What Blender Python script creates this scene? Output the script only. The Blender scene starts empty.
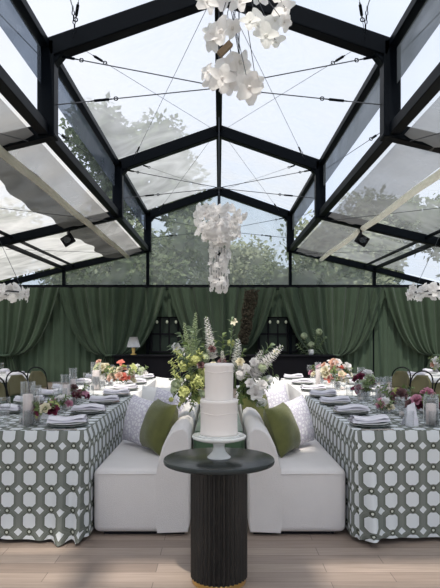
import bpy, math, random
from mathutils import Vector, Matrix, Euler
R = random.Random(7)
C = bpy.context.scene.collection
S = bpy.context.scene
PI = math.pi
H = 1.4      # eye height
F = 600.0    # focal length in pixels
def P(px, py, Y): return Vector(((px-219)/F*Y, Y, H+(333-py)/F*Y))

# ------------------------------------------------------------ node helpers
class NT:
    def __init__(s, nt): s.nt = nt
    def n(s, t, **k):
        x = s.nt.nodes.new(t)
        for a, b in k.items(): setattr(x, a, b)
        return x
    def l(s, a, b): s.nt.links.new(a, b)
    def m(s, op, a, b=None, c=None):
        x = s.n('ShaderNodeMath', operation=op)
        for i, v in enumerate((a, b, c)):
            if v is None: continue
            if isinstance(v, (int, float)): x.inputs[i].default_value = v
            else: s.l(v, x.inputs[i])
        return x.outputs[0]
    def mix(s, f, a, b):
        x = s.n('ShaderNodeMix', data_type='RGBA')
        for i, v in ((0, f), (6, a), (7, b)):
            if isinstance(v, (int, float)): x.inputs[i].default_value = v
            elif isinstance(v, tuple): x.inputs[i].default_value = (*v[:3], 1)
            else: s.l(v, x.inputs[i])
        return x.outputs[2]
def newmat(name):
    m = bpy.data.materials.new(name); m.use_nodes = True
    t = NT(m.node_tree); b = m.node_tree.nodes['Principled BSDF']
    return m, t, b
def mat(name, col, rough=.6, metal=0,  var=.12, scale=8, bump=0, bscale=60, sheen=0, trans=0, spec=.5):
    m, t, b = newmat(name)
    b.inputs['Specular IOR Level'].default_value = spec
    b.inputs['Roughness'].default_value = rough
    b.inputs['Metallic'].default_value = metal
    if sheen: b.inputs['Sheen Weight'].default_value = sheen
    co = t.n('ShaderNodeTexCoord').outputs['Object']
    no = t.n('ShaderNodeTexNoise'); no.inputs['Scale'].default_value = scale; no.inputs['Detail'].default_value = 4
    t.l(co, no.inputs['Vector'])
    c = t.mix(no.outputs['Fac'], tuple(v*(1-var) for v in col), tuple(min(1, v*(1+var)) for v in col))
    t.l(c, b.inputs['Base Color'])
    if bump:
        n2 = t.n('ShaderNodeTexNoise'); n2.inputs['Scale'].default_value = bscale
        t.l(co, n2.inputs['Vector'])
        bp = t.n('ShaderNodeBump'); bp.inputs['Strength'].default_value = bump; bp.inputs['Distance'].default_value = .01
        t.l(n2.outputs['Fac'], bp.inputs['Height']); t.l(bp.outputs[0], b.inputs['Normal'])
    if trans:
        tr = t.n('ShaderNodeBsdfTranslucent'); t.l(c, tr.inputs['Color'])
        mx = t.n('ShaderNodeMixShader'); mx.inputs[0].default_value = trans
        t.l(b.outputs[0], mx.inputs[1]); t.l(tr.outputs[0], mx.inputs[2])
        t.l(mx.outputs[0], m.node_tree.nodes['Material Output'].inputs['Surface'])
    return m
def vinyl(name, haze, col=(.8, .85, .9), gloss=.06, dirt=.5, tint=(.97, .98, 1)):
    m, t, b = newmat(name); m.node_tree.nodes.remove(b)
    out = m.node_tree.nodes['Material Output']
    tr = t.n('ShaderNodeBsdfTransparent'); tr.inputs[0].default_value = (*tint, 1)
    df = t.n('ShaderNodeBsdfDiffuse'); df.inputs[0].default_value = (*col, 1)
    tl = t.n('ShaderNodeBsdfTranslucent'); tl.inputs[0].default_value = (*col, 1)
    a = t.n('ShaderNodeMixShader'); a.inputs[0].default_value = .5
    t.l(df.outputs[0], a.inputs[1]); t.l(tl.outputs[0], a.inputs[2])
    no = t.n('ShaderNodeTexNoise'); no.inputs['Scale'].default_value = .9; no.inputs['Detail'].default_value = 5
    no.inputs['Distortion'].default_value = 1.2
    t.l(t.n('ShaderNodeTexCoord').outputs['Object'], no.inputs['Vector'])
    f = t.m('MULTIPLY', t.m('ADD', t.m('MULTIPLY', t.m('SUBTRACT', no.outputs['Fac'], .5), dirt*3), 1), haze)
    f = t.m('MINIMUM', t.m('MAXIMUM', f, 0), 1)
    mx = t.n('ShaderNodeMixShader'); t.l(f, mx.inputs[0]); t.l(tr.outputs[0], mx.inputs[1]); t.l(a.outputs[0], mx.inputs[2])
    gl = t.n('ShaderNodeBsdfGlossy'); gl.inputs['Roughness'].default_value = .12
    mg = t.n('ShaderNodeMixShader'); mg.inputs[0].default_value = gloss
    t.l(mx.outputs[0], mg.inputs[1]); t.l(gl.outputs[0], mg.inputs[2]); t.l(mg.outputs[0], out.inputs['Surface'])
    return m
def thin_glass(name, tint=(.985, .99, .99)):
    m, t, b = newmat(name); m.node_tree.nodes.remove(b)
    out = m.node_tree.nodes['Material Output']
    tr = t.n('ShaderNodeBsdfTransparent'); tr.inputs[0].default_value = (*tint, 1)
    gl = t.n('ShaderNodeBsdfGlossy'); gl.inputs['Roughness'].default_value = .03
    lw = t.n('ShaderNodeLayerWeight'); lw.inputs[0].default_value = .3
    f = t.m('ADD', t.m('MULTIPLY', lw.outputs['Facing'], .35), .03)
    mx = t.n('ShaderNodeMixShader'); t.l(f, mx.inputs[0]); t.l(tr.outputs[0], mx.inputs[1]); t.l(gl.outputs[0], mx.inputs[2])
    t.l(mx.outputs[0], out.inputs['Surface'])
    return m

def pattern_mat():
    m, t, b = newmat('octagon_chain_cloth')
    b.inputs['Roughness'].default_value = .75
    uv = t.n('ShaderNodeUVMap'); sp = t.n('ShaderNodeSeparateXYZ'); t.l(uv.outputs[0], sp.inputs[0])
    u = t.m('SUBTRACT', t.m('FRACT', t.m('DIVIDE', sp.outputs[0], .1455)), .5)
    v = t.m('SUBTRACT', t.m('FRACT', t.m('DIVIDE', t.m('SUBTRACT', sp.outputs[1], .644-.142*8), .142)), .5)
    a = t.m('ABSOLUTE', u); c = t.m('ABSOLUTE', v)
    d1 = t.m('MAXIMUM', t.m('MAXIMUM', t.m('DIVIDE', a, .285), t.m('DIVIDE', c, .335)), t.m('DIVIDE', t.m('ADD', a, c), .48))
    ic = t.m('SUBTRACT', .5, c); ia = t.m('SUBTRACT', .5, a)
    rd = t.m('SQRT', t.m('ADD', t.m('POWER', a, 2), t.m('POWER', ic, 2)))
    dia = t.m('ADD', ia, ic)
    W = (.69, .72, .74); Mi = (.155, .172, .148); D = (.05, .055, .038)
    col = t.mix(t.m('LESS_THAN', d1, 1.42), (.19, .205, .185), Mi)
    col = t.mix(t.m('LESS_THAN', d1, 1.10), col, D)
    col = t.mix(t.m('LESS_THAN', d1, 1.02), col, W)
    col = t.mix(t.m('LESS_THAN', dia, .24), col, Mi)
    col = t.mix(t.m('LESS_THAN', dia, .185), col, W)
    col = t.mix(t.m('LESS_THAN', rd, .175), col, Mi)
    col = t.mix(t.m('LESS_THAN', rd, .125), col, D)
    col = t.mix(t.m('LESS_THAN', rd, .06), col, (.6, .62, .55))
    t.l(col, b.inputs['Base Color'])
    return m
def motif_mat():
    m, t, b = newmat('lavender_motif_fabric')
    b.inputs['Roughness'].default_value = .85
    co = t.n('ShaderNodeTexCoord').outputs['Object']
    vo = t.n('ShaderNodeTexVoronoi'); vo.inputs['Scale'].default_value = 34; vo.feature = 'DISTANCE_TO_EDGE'
    t.l(co, vo.inputs['Vector'])
    no = t.n('ShaderNodeTexNoise'); no.inputs['Scale'].default_value = 30; t.l(co, no.inputs['Vector'])
    f = t.m('GREATER_THAN', t.m('ADD', vo.outputs['Distance'], t.m('MULTIPLY', no.outputs['Fac'], .25)), .27)
    t.l(t.mix(f, (.60, .57, .66), (.80, .79, .83)), b.inputs['Base Color'])
    return m
def floor_mat():
    m, t, b = newmat('wood_planks')
    co = t.n('ShaderNodeTexCoord').outputs['Object']
    br = t.n('ShaderNodeTexBrick'); t.l(co, br.inputs['Vector'])
    br.inputs['Scale'].default_value = 1; br.inputs['Brick Width'].default_value = 1.0; br.inputs['Row Height'].default_value = .135
    br.inputs['Mortar Size'].default_value = .0025; br.inputs['Mortar Smooth'].default_value = .3
    br.offset = .37; br.offset_frequency = 2; br.inputs['Bias'].default_value = 0
    br.inputs['Color1'].default_value = (.42, .335, .28, 1); br.inputs['Color2'].default_value = (.265, .205, .17, 1); br.inputs['Mortar'].default_value = (.15, .115, .1, 1)
    mp = t.n('ShaderNodeMapping'); mp.inputs['Scale'].default_value = (1.2, 22, 1); t.l(co, mp.inputs['Vector'])
    no = t.n('ShaderNodeTexNoise'); no.inputs['Scale'].default_value = 2.2; no.inputs['Detail'].default_value = 6; t.l(mp.outputs[0], no.inputs['Vector'])
    g = t.m('ADD', t.m('MULTIPLY', no.outputs['Fac'], .8), .6)
    hsv = t.n('ShaderNodeHueSaturation'); t.l(g, hsv.inputs['Value']); t.l(br.outputs['Color'], hsv.inputs['Color'])
    t.l(hsv.outputs[0], b.inputs['Base Color'])
    b.inputs['Roughness'].default_value = .42
    return m

M = dict(
    steel=mat('black_steel', (.003, .0045, .007), .42, 0, .2, spec=.05),
    blackm=mat('black_matte', (.006, .006, .009), .6, spec=.15),
    cable=mat('wire', (.06, .065, .075), .35, .6),
    chrome=mat('bright_metal', (.5, .5, .52), .2, 1),
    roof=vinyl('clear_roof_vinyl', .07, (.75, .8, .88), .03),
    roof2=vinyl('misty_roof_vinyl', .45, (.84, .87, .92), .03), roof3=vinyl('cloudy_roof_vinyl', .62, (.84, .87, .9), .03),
    sideroof=vinyl('side_roof_vinyl', .75, (.9, .9, .88), .04, .6, (.9, .93, .96)),
    sideroof2=vinyl('clear_side_roof_vinyl', .34, (.72, .76, .78), .04, .6, (.9, .93, .96)),
    gable=vinyl('gable_vinyl', .30, (.66, .70, .68), .03, .6, (.9, .93, .92)),
    band=vinyl('band_vinyl', .5, (.15, .17, .21), .06, .5, (.33, .38, .45)), bandr=vinyl('grey_band_vinyl', .6, (.22, .23, .24), .05, .5, (.36, .38, .40)),
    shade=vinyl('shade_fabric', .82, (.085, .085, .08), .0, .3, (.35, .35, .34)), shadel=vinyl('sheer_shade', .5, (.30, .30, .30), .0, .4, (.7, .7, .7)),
    cream=mat('cream_roll', (.95, .91, .83), .8, trans=.65),
    opaque=mat('opaque_canvas', (.95, .94, .92), .9, var=.02, trans=.9),  # only for the added shade panels out of view
    green=mat('green_velvet', (.042, .070, .039), .8, var=.2, scale=3, sheen=.12),
    green2=mat('green_sheer', (.062, .098, .062), .85, var=.15, scale=3, sheen=.1),
    greenwall=mat('green_lining', (.02, .035, .022), .9), pane=mat('dark_green_pane', (.022, .034, .026), .4, spec=.2),
    olive=mat('olive_velvet', (.105, .112, .026), .8, var=.4, scale=12, sheen=.25, bump=.3, bscale=200),
    olivecloth=mat('olive_cloth', (.20, .21, .10), .8, var=.15),
    sage=mat('sage_satin', (.055, .115, .06), .35, sheen=.3),
    boucle=mat('white_upholstery', (.73, .70, .69), .9, var=.05, bump=.35, bscale=160),
    white=mat('white_cloth', (.82, .81, .80), .85, var=.04, bump=.2, bscale=30),
    napkin=mat('pale_napkin', (.76, .74, .80), .85, var=.06, bump=.3, bscale=40),
    china=mat('white_china', (.82, .82, .80), .15),
    charger=mat('dark_charger', (.16, .18, .17), .2),
    icing=mat('icing', (.87, .81, .775), .45, var=.03, bump=.12, bscale=12),
    gold=mat('brass', (.75, .5, .18), .3, 1),
    darkwood=mat('dark_fluted_wood', (.016, .014, .012), .38, var=.3, spec=.5),
    tabletop=mat('dark_stone_top', (.022, .027, .027), .25, var=.25, scale=5, spec=.3),
    wood=mat('table_wood', (.25, .17, .10), .5),
    glass=thin_glass('clear_glass'), smoke=thin_glass('window_pane', (.35, .42, .40)),
    wax=mat('candle_wax', (.85, .74, .72), .5), bulb=None,
    petal=mat('white_petal', (.93, .91, .90), .55, var=.04, trans=.42),
    petalcool=mat('pale_petal', (.92, .92, .90), .55, var=.06, trans=.42),
    peach=mat('peach_petal', (.80, .52, .40), .6, trans=.25), coral=mat('coral_petal', (.70, .20, .15), .6, trans=.2),
    cream_p=mat('cream_petal', (.84, .78, .60), .6, trans=.25),
    burg=mat('burgundy_petal', (.16, .015, .045), .6, trans=.15), pink=mat('pink_petal', (.62, .28, .38), .6, trans=.2),
    lime=mat('green_hydrangea', (.60, .63, .25), .6, var=.25, trans=.3), mauve=mat('mauve_petal', (.16, .08, .08), .7),
    palegreen=mat('pale_green_petal', (.55, .62, .42), .6, var=.15, trans=.3),
    leaf=mat('leaf', (.15, .21, .07), .5, var=.3, trans=.25), leaf2=mat('dusty_leaf', (.19, .25, .15), .6, var=.25, trans=.25),
    stem=mat('stem', (.12, .18, .06), .6), chairfab=mat('khaki_chair_fabric', (.16, .145, .075), .85), twig=mat('brown_vine', (.035, .028, .016), .9, var=.5, scale=15),
    bark=mat('bark', (.07, .05, .035), .9), grass=mat('lawn', (.08, .13, .04), .95),
    fol=mat('tree_leaves', (.12, .155, .075), .7, var=.4, scale=1.2, trans=.3),
    fol2=mat('tree_leaves_light', (.30, .33, .22), .7, var=.4, scale=1.2, trans=.3),
    pattern=pattern_mat(), motif=motif_mat(), floor=floor_mat(),
    shade_w=mat('lamp_shade_cloth', (.85, .85, .86), .8, trans=.4), fog=mat('concrete', (.4, .4, .4), .9),
)
def emit(name, col, s):
    m, t, b = newmat(name); b.inputs['Emission Color'].default_value = (*col, 1); b.inputs['Emission Strength'].default_value = s; b.inputs['Base Color'].default_value = (.3, .34, .26, 1)
    return m
M['bulb'] = emit('lit_bulb', (.85, .9, .7), .1)

# ------------------------------------------------------------ mesh helpers
class MB:
    def __init__(s): s.v = []; s.f = []; s.mi = []; s.uv = None; s.cur = 0
    def add(s, vs, fs):
        o = len(s.v); s.v += [tuple(v) for v in vs]
        for f in fs: s.f.append(tuple(i+o for i in f)); s.mi.append(s.cur)
        return s
    def box(s, x0, x1, y0, y1, z0, z1):
        return s.add([(x, y, z) for x in (x0, x1) for y in (y0, y1) for z in (z0, z1)],
                     [(0, 1, 3, 2), (4, 6, 7, 5), (0, 4, 5, 1), (2, 3, 7, 6), (0, 2, 6, 4), (1, 5, 7, 3)])
    def bar(s, p, q, w, h, up=(0, 0, 1)):
        p = Vector(p); q = Vector(q); d = (q-p).normalized(); u = Vector(up)
        r = d.cross(u)
        if r.length < 1e-4: r = d.cross(Vector((1, 0, 0)))
        r.normalize(); u = r.cross(d)
        vs = [e + r*a*w/2 + u*b*h/2 for e in (p, q) for a, b in ((-1, -1), (1, -1), (1, 1), (-1, 1))]
        return s.add(vs, [(0, 3, 2, 1), (4, 5, 6, 7), (0, 1, 5, 4), (1, 2, 6, 5), (2, 3, 7, 6), (3, 0, 4, 7)])
    def tube(s, pts, r, n=6, cap=True):
        pts = [Vector(p) for p in pts]; rs = r if isinstance(r, (list, tuple)) else [r]*len(pts)
        vs = []; fs = []
        ref = None
        for i, p in enumerate(pts):
            d = (pts[min(i+1, len(pts)-1)] - pts[max(i-1, 0)])
            d = d.normalized() if d.length > 1e-9 else Vector((0, 0, 1))
            if ref is None: ref = Vector((1, 0, 0)) if abs(d.x) < .8 else Vector((0, 1, 0))
            a = d.cross(ref).normalized(); b = d.cross(a); ref = -b if False else ref
            for k in range(n):
                t = 2*PI*k/n; vs.append(p + a*math.cos(t)*rs[i] + b*math.sin(t)*rs[i])
        for i in range(len(pts)-1):
            for k in range(n):
                k2 = (k+1) % n; fs.append((i*n+k, i*n+k2, (i+1)*n+k2, (i+1)*n+k))
        if cap: fs.append(tuple(range(n))[::-1]); fs.append(tuple((len(pts)-1)*n+k for k in range(n)))
        return s.add(vs, fs)
    def lathe(s, prof, n=28, c=(0, 0, 0), flute=0, nf=0):
        vs = []; fs = []
        for i, (r, z) in enumerate(prof):
            for k in range(n):
                t = 2*PI*k/n; rr = r*(1+flute*math.cos(nf*t)) if nf else r
                vs.append((c[0]+rr*math.cos(t), c[1]+rr*math.sin(t), c[2]+z))
        for i in range(len(prof)-1):
            for k in range(n):
                k2 = (k+1) % n; fs.append((i*n+k, i*n+k2, (i+1)*n+k2, (i+1)*n+k))
        if prof[0][0] > 1e-6: fs.append(tuple(range(n))[::-1])
        if prof[-1][0] > 1e-6: fs.append(tuple((len(prof)-1)*n+k for k in range(n)))
        return s.add(vs, fs)
    def petal(s, base, d, nrm, L, W, cup=.25, curl=0, ni=4):
        base = Vector(base); d = Vector(d).normalized(); nrm = Vector(nrm); r = d.cross(nrm)
        if r.length < 1e-3: r = d.cross(Vector((.3, .8, .5)))
        r.normalize(); nn = r.cross(d)
        vs = []
        for i in range(ni+1):
            t = i/ni; w = W*math.sin(PI*(.08+.84*t**.8))**.8
            for j in (-1, 0, 1):
                z = cup*L*(abs(j)*.35*math.sin(PI*t)) + curl*L*t*t
                vs.append(base + d*L*t + r*j*w/2 + nn*z)
        fs = []
        for i in range(ni):
            for j in range(2):
                a = i*3+j; fs.append((a, a+1, a+4, a+3))
        return s.add(vs, fs)
    def blob(s, c, r, n=10, m=7, amp=.12, sc=(1, 1, 1), rnd=R):
        vs = []; fs = []
        for i in range(m+1):
            ph = PI*i/m
            for k in range(n):
                t = 2*PI*k/n; q = r*(1+rnd.uniform(-amp, amp))
                vs.append((c[0]+q*math.sin(ph)*math.cos(t)*sc[0], c[1]+q*math.sin(ph)*math.sin(t)*sc[1], c[2]+q*math.cos(ph)*sc[2]))
        for i in range(m):
            for k in range(n):
                k2 = (k+1) % n; fs.append((i*n+k, (i+1)*n+k, (i+1)*n+k2, i*n+k2))
        return s.add(vs, fs)
    def mesh(s, name, mats, smooth=False):
        me = bpy.data.meshes.new(name); me.from_pydata(s.v, [], s.f); me.update()
        for m in (mats if isinstance(mats, (list, tuple)) else [mats]): me.materials.append(m)
        for p, i in zip(me.polygons, s.mi): p.material_index = i; p.use_smooth = smooth
        if s.uv:
            ul = me.uv_layers.new(name='UVMap')
            for lp in me.loops: ul.data[lp.index].uv = s.uv[lp.vertex_index]
        return me
    def build(s, name, mats, parent=None, smooth=False, bevel=0, sub=0, loc=None):
        o = bpy.data.objects.new(name, s.mesh(name, mats, smooth)); C.objects.link(o)
        if parent: o.parent = parent
        if loc is not None: o.location = loc
        if bevel:
            b = o.modifiers.new('bevel', 'BEVEL'); b.width = bevel; b.segments = 4; b.limit_method = 'ANGLE'
        if sub:
            q = o.modifiers.new('sub', 'SUBSURF'); q.levels = sub; q.render_levels = sub
        return o
def place(name, me, parent=None, loc=(0, 0, 0), rot=(0, 0, 0), sc=1):
    o = bpy.data.objects.new(name, me); C.objects.link(o)
    if parent: o.parent = parent
    o.location = loc; o.rotation_euler = rot; o.scale = (sc, sc, sc) if isinstance(sc, (int, float)) else sc
    return o
def tag(o, label=None, cat=None, group=None, kind=None):
    if label: o['label'] = label
    if cat: o['category'] = cat
    if group: o['group'] = group
    if kind: o['kind'] = kind
    return o
def thing(name, label, cat, loc=(0, 0, 0), rz=0, group=None):
    o = bpy.data.objects.new(name, None); C.objects.link(o); o.empty_display_size = .1
    o.location = loc; o.rotation_euler = (0, 0, rz)
    return tag(o, label, cat, group)
def struct(o): o['kind'] = 'structure'; return o
def dup(o, parent=None):
    c = o.copy(); C.objects.link(c)
    if parent: c.parent = parent
    for ch in list(o.children): dup(ch, c)
    return c
ORD = ['first', 'second', 'third', 'fourth', 'fifth', 'sixth', 'seventh', 'eighth']

# ------------------------------------------------------------ setting
FY = [-2.9, 2.1, 7.08, 12.0, 17.0]
KX, KT, KB, AP = 2.02, 4.74, 3.79, 5.44
EX, EZ, OX, OZ = 4.4, 3.21, 6.3, 2.72
struct(MB().box(-6.5, 6.5, -8, 17.4, -.12, 0).build('floor', M['floor']))
struct(MB().box(-90, 90, -60, 120, -.6, -.12).build('ground', M['grass']))
fr = MB()
for k, y in enumerate(FY):
    f = MB()
    for s in (-1, 1):
        f.bar((s*(KX-.02), y, KT-.01), (0, y, AP-.01), .2, .215)
        f.bar((s*(KX+0), y, KB-.1), (s*(KX+0), y, KT+.08), .2, .2, up=(0, 1, 0))
        f.bar((s*(KX-.09), y, KB), (s*EX, y, EZ), .17, .17)
        f.bar((s*(EX-.04), y, EZ+.01), (s*OX, y, OZ), .17, .15)
        f.bar((s*OX, y, 0), (s*OX, y, OZ+.05), .16, .16, up=(0, 1, 0))
        # corner gusset
        f.bar((s*(KX-.07), y, KT-.18), (s*(KX-.22), y, KT+.0), .16, .06)
    struct(f.build('trim_%d' % (k+1), M['steel'], bevel=.015))
n = 6
y0, y1 = FY[0], FY[-1]
def purlin(p, w, h):
    global n
    struct(MB().bar((p[0], y0, p[1]), (p[0], y1, p[1]), w, h).build('trim_%d' % n, M['steel'], bevel=.01)); n += 1
purlin((0, AP+.02), .11, .12)
for s in (-1, 1):
    purlin((s*(KX+.02), KT+.04), .12, .1)
    purlin((s*(KX+.03), KB-.01), .13, .13)
    purlin((s*EX, EZ+.02), .07, .09); purlin((s*(EX-.28), EZ+.09), .05, .06)
    purlin((s*OX, OZ), .14, .14)
# gable mullions and rails
g = MB()
for x in (-KX, 0, KX, -4.4, 4.4):
    zt = {0: AP, KX: KB}.get(abs(x), EZ)
    g.bar((x, 17.02, 0), (x, 17.02, zt), .085, .1, up=(0, 1, 0))
g.bar((-OX, 17.02, 2.72), (OX, 17.02, 2.72), .09, .09)
struct(g.build('trim_%d' % n, M['steel'])); n += 1
# glazing
def quadsheet(rows, name, m, th=.006):
    mb = MB()
    for a, b in zip(rows, rows[1:]):
        p, q = Vector((a[0], 0, a[1])), Vector((b[0], 0, b[1])); d = (q-p).normalized(); nn = Vector((-d.z, 0, d.x))*th/2
        ny = 24; vs = []
        for yi in range(ny+1):
            y = y0+(y1-y0)*yi/ny; wob = 0
            for e in (p, q): vs.append((e.x, y, e.z))
        mb.add(vs, [(2*i, 2*i+1, 2*i+3, 2*i+2) for i in range(ny)])
    return struct(mb.build(name, m))
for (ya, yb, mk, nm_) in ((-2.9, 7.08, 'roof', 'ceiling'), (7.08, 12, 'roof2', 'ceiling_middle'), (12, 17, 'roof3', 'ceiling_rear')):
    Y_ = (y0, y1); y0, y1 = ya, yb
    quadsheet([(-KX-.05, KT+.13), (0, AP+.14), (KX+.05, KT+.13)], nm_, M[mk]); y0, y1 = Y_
for s, nm in ((-1, 'left'), (1, 'right')):
    quadsheet([(s*(KX+.12), KB+.06), (s*EX, EZ+.12), (s*(OX+.1), OZ+.12)], 'ceiling_'+nm, M['sideroof' if s < 0 else 'sideroof2'])
    quadsheet([(s*(KX+.09), KB), (s*(KX+.09), KT+.05)], 'window_%d' % (1 if s < 0 else 2), M['roof'])
    quadsheet([(s*(KX+.05), KT-.44), (s*(KX+.05), KT-.02)], 'trim_%d' % n, M['band' if s < 0 else 'bandr']); n += 1
    quadsheet([(s*(OX+.04), 0), (s*(OX+.04), OZ)], 'wall_'+nm, M['gable'])
gb = MB()
gb.add([(-OX, 17.1, 2.7), (OX, 17.1, 2.7), (OX, 17.1, OZ), (EX, 17.1, EZ), (KX, 17.1, KB), (KX, 17.1, KT), (0, 17.1, AP), (-KX, 17.1, KT), (-KX, 17.1, KB), (-EX, 17.1, EZ), (-OX, 17.1, OZ)],
       [tuple(range(11))])
struct(gb.build('window_3', M['gable']))
struct(MB().box(-OX, OX, 17.2, 17.3, 0, 2.7).build('wall_back', M['greenwall']))
# added canvas panels out of view shade the near tables; gaps pass sun
cv = MB()
for q in ((-6.3, 6.3, -1.0, .34), (-1.8, 6.3, .74, .84), (-6.3, -1.8, .74, 2.0), (-1.3, 6.3, .84, 2.0), (-1.8, -1.3, 1.06, 2.0),
          (-6.3, -.62, 2.0, 3.75), (.42, 6.3, 2.0, 3.75), (-.45, .25, .34, .74), (-1.2, -1.0, .34, .74)):
    cv.box(*q, 5.62, 5.66)
struct(cv.build('ceiling_canvas', M['opaque']))

# shade fabrics under the side roofs
for s, nm in ((-1, 'left'), (1, 'right')):
    t = thing('roof_shade', 'grey fabric shade with cream roll swagged under the %s sloping roof' % nm, 'shade', (0, 0, 0))
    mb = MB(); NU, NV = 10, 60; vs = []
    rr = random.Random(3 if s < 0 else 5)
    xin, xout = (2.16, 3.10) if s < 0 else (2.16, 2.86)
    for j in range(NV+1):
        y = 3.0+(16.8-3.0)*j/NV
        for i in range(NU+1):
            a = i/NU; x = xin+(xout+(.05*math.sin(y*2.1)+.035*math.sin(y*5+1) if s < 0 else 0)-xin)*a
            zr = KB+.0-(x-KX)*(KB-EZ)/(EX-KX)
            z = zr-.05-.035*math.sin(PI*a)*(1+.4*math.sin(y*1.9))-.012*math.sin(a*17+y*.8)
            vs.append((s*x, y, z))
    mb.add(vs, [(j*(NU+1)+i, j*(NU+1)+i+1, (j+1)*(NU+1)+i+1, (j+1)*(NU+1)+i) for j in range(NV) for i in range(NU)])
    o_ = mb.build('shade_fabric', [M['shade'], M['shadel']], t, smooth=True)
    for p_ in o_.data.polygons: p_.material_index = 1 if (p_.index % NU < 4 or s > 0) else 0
    xr = 2.56 if s < 0 else 2.86
    zr = KB-(xr-KX)*(KB-EZ)/(EX-KX)-.12
    MB().tube([(s*xr, 3.0+13.8*i/20, zr-.012*math.sin(i*1.3)) for i in range(21)], .055, 10).build('shade_roll', M['cream'], t, smooth=True)

# bracing wires with turnbuckles
def wire(p, q, label, r=.006, tb=.2, name='bracing_cable'):
    p = Vector(p); q = Vector(q)
    t = thing(name, label, 'cable', p)
    d = q-p
    MB().tube([(0, 0, 0), d], r, 6).build('wire', M['cable'], t)
    if tb:
        a = d*tb; u = d.normalized()
        mb = MB().tube([a-u*.13, a-u*.09, a-u*.085, a+u*.085, a+u*.09, a+u*.13], [.008, .008, .017, .017, .008, .008], 8)
        mb.build('turnbuckle', M['steel'], t, smooth=True)
        pts = [a+u*.17+Vector((math.cos(k*PI/5)*.022, 0, math.sin(k*PI/5)*.022)) for k in range(11)]
        MB().tube(pts, .007, 5).build('shackle', M['steel'], t)
for y, nm in ((7.08, 'near'), (12.0, 'middle'), (17.0, 'gable')):
    hz = 4.30
    for s, sd in ((-1, 'left'), (1, 'right')):
        wire((s*1.88, y-.02, 4.66), (0, y-.02, hz), 'thin tie wire from the %s upper corner of the %s frame to mid span' % (sd, nm), .007, .05)
        wire((s*1.93, y+.02, 4.10), (0, y+.02, hz), 'thin tie wire low on the %s post of the %s frame, with turnbuckle' % (sd, nm), .007, .28)
    MB_ = MB().tube([(0, y, 5.35), (0, y, 4.25)], .008, 6)
    tag(MB_.build('hanger_rod', M['cable']), 'thin vertical rod below the ridge of the %s frame' % nm, 'cable')
for a, b, nm in ((2.1, 7.08, 'front'), (7.08, 12.0, 'second'), (12.0, 17.0, 'rear')):
    for s, sd in ((-1, 'left'), (1, 'right')):
        wire((s*1.7, a+.1, KT+.1), (s*.08, b-.1, AP-.02), 'diagonal roof wire rising away to the ridge on the %s of the %s bay' % (sd, nm), .0035, .1)
        wire((s*.08, a+.1, AP-.02), (s*1.7, b-.1, KT+.1), 'diagonal roof wire falling away to the %s eave of the %s bay' % (sd, nm), .0035, .9)
        wire((s*(KX+.08), a+.1, KB+.12), (s*(KX+.08), b-.1, KT-.1), 'slanting wire across the %s upper glazing of the %s bay' % (sd, nm), .005, .2)
        wire((s*(KX+.2), b-.1, KB-.16), (s*4.3, a+.1, EZ-.12), 'diagonal wire under the %s side roof of the %s bay' % (sd, nm), .005, 0)
for s, px, sd in ((-1, 76, 'left'), (1, 364, 'right')):
    x = (px-219)/F*6.9
    t = thing('hanging_chain', 'short black chain and hook hanging above the %s rafter' % sd, 'chain', (x, 6.9, 0))
    zt, zb = 5.35, 4.86
    MB().tube([(0, -.9, 5.25), (0, -.15, 5.06)], .006, 6).build('wire', M['cable'], t)
    mb = MB()
    for k in range(6):
        c = Vector((0, -.15+.02*k, 5.05-.04*k)); e = (.014, 0) if k % 2 else (0, .014)
        mb.tube([c+Vector((math.cos(a*PI/4)*e[0], math.cos(a*PI/4)*e[1], math.sin(a*PI/4)*.028)) for a in range(9)], .006, 5)
    mb.build('chain_links', M['steel'], t)

# floodlights on the middle frame
for s, px, sd in ((-1, 68, 'left'), (1, 362, 'right')):
    p = P(px, 240, 11.8)
    t = thing('floodlight', 'black floodlight clamped under the %s side beam of the middle frame' % sd, 'light', p)
    b = MB().box(-.11, .11, -.06, .06, -.1, .1).build('housing', M['blackm'], t, bevel=.015); b.rotation_euler = (.4, s*.45, s*.3)
    MB().bar((0, 0, .05), (0, .15, .26), .03, .03).build('bracket', M['blackm'], t)
    MB().lathe([(.0, 0), (.07, 0), (.075, .01)], 16).build('lens', M['smoke'], t, loc=(0, -.075, 0)).rotation_euler = (PI/2, 0, 0)

# ------------------------------------------------------------ drapes
def tied_drape(cx, label):
    mb = MB(); NU, NV = 110, 40; Y = 16.75; px = 16.75/F
    zt, ztie = 2.66, .78; vs = []
    rr = random.Random(int(cx*10)); ph = [rr.uniform(0, 6) for _ in range(5)]
    for j in range(NV+1):
        z = zt*(1-j/NV)+.01
        if z >= ztie:
            t = (z-ztie)/(zt-ztie); w = (7+47*t**.36)*px
        else:
            t = 0; w = (7+9*(1-(z/ztie))**.8)*px
        for i in range(NU+1):
            u = -1+2*i/NU
            fold = math.sin(u*27+ph[0])+.6*math.sin(u*49+ph[1])+.4*math.sin(u*13+ph[2])
            amp = .06*min(1, .3+t+.2)
            dy = fold*amp - .12*(1-abs(u))*(1-t)
            sag = 0
            vs.append((cx+u*w, Y+dy, z))
    mb.add(vs, [(j*(NU+1)+i, j*(NU+1)+i+1, (j+1)*(NU+1)+i+1, (j+1)*(NU+1)+i) for j in range(NV) for i in range(NU)])
    t = thing('curtain', label, 'curtain', (0, 0, 0))
    mb.build('drape', M['green'], t, smooth=True)
    MB().lathe([(.17, -.025), (.19, 0), (.17, .025)], 20).build('tieback', M['green2'], t, loc=(cx, 16.68, ztie), smooth=True)
PXC = [5, 112, 222.5, 333, 438]
nmz = ['at the far left of the back wall', 'second from the left, left of the lamp', 'in the middle, behind the cake', 'behind the coral flowers right of the bar', 'at the far right of the back wall']
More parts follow.
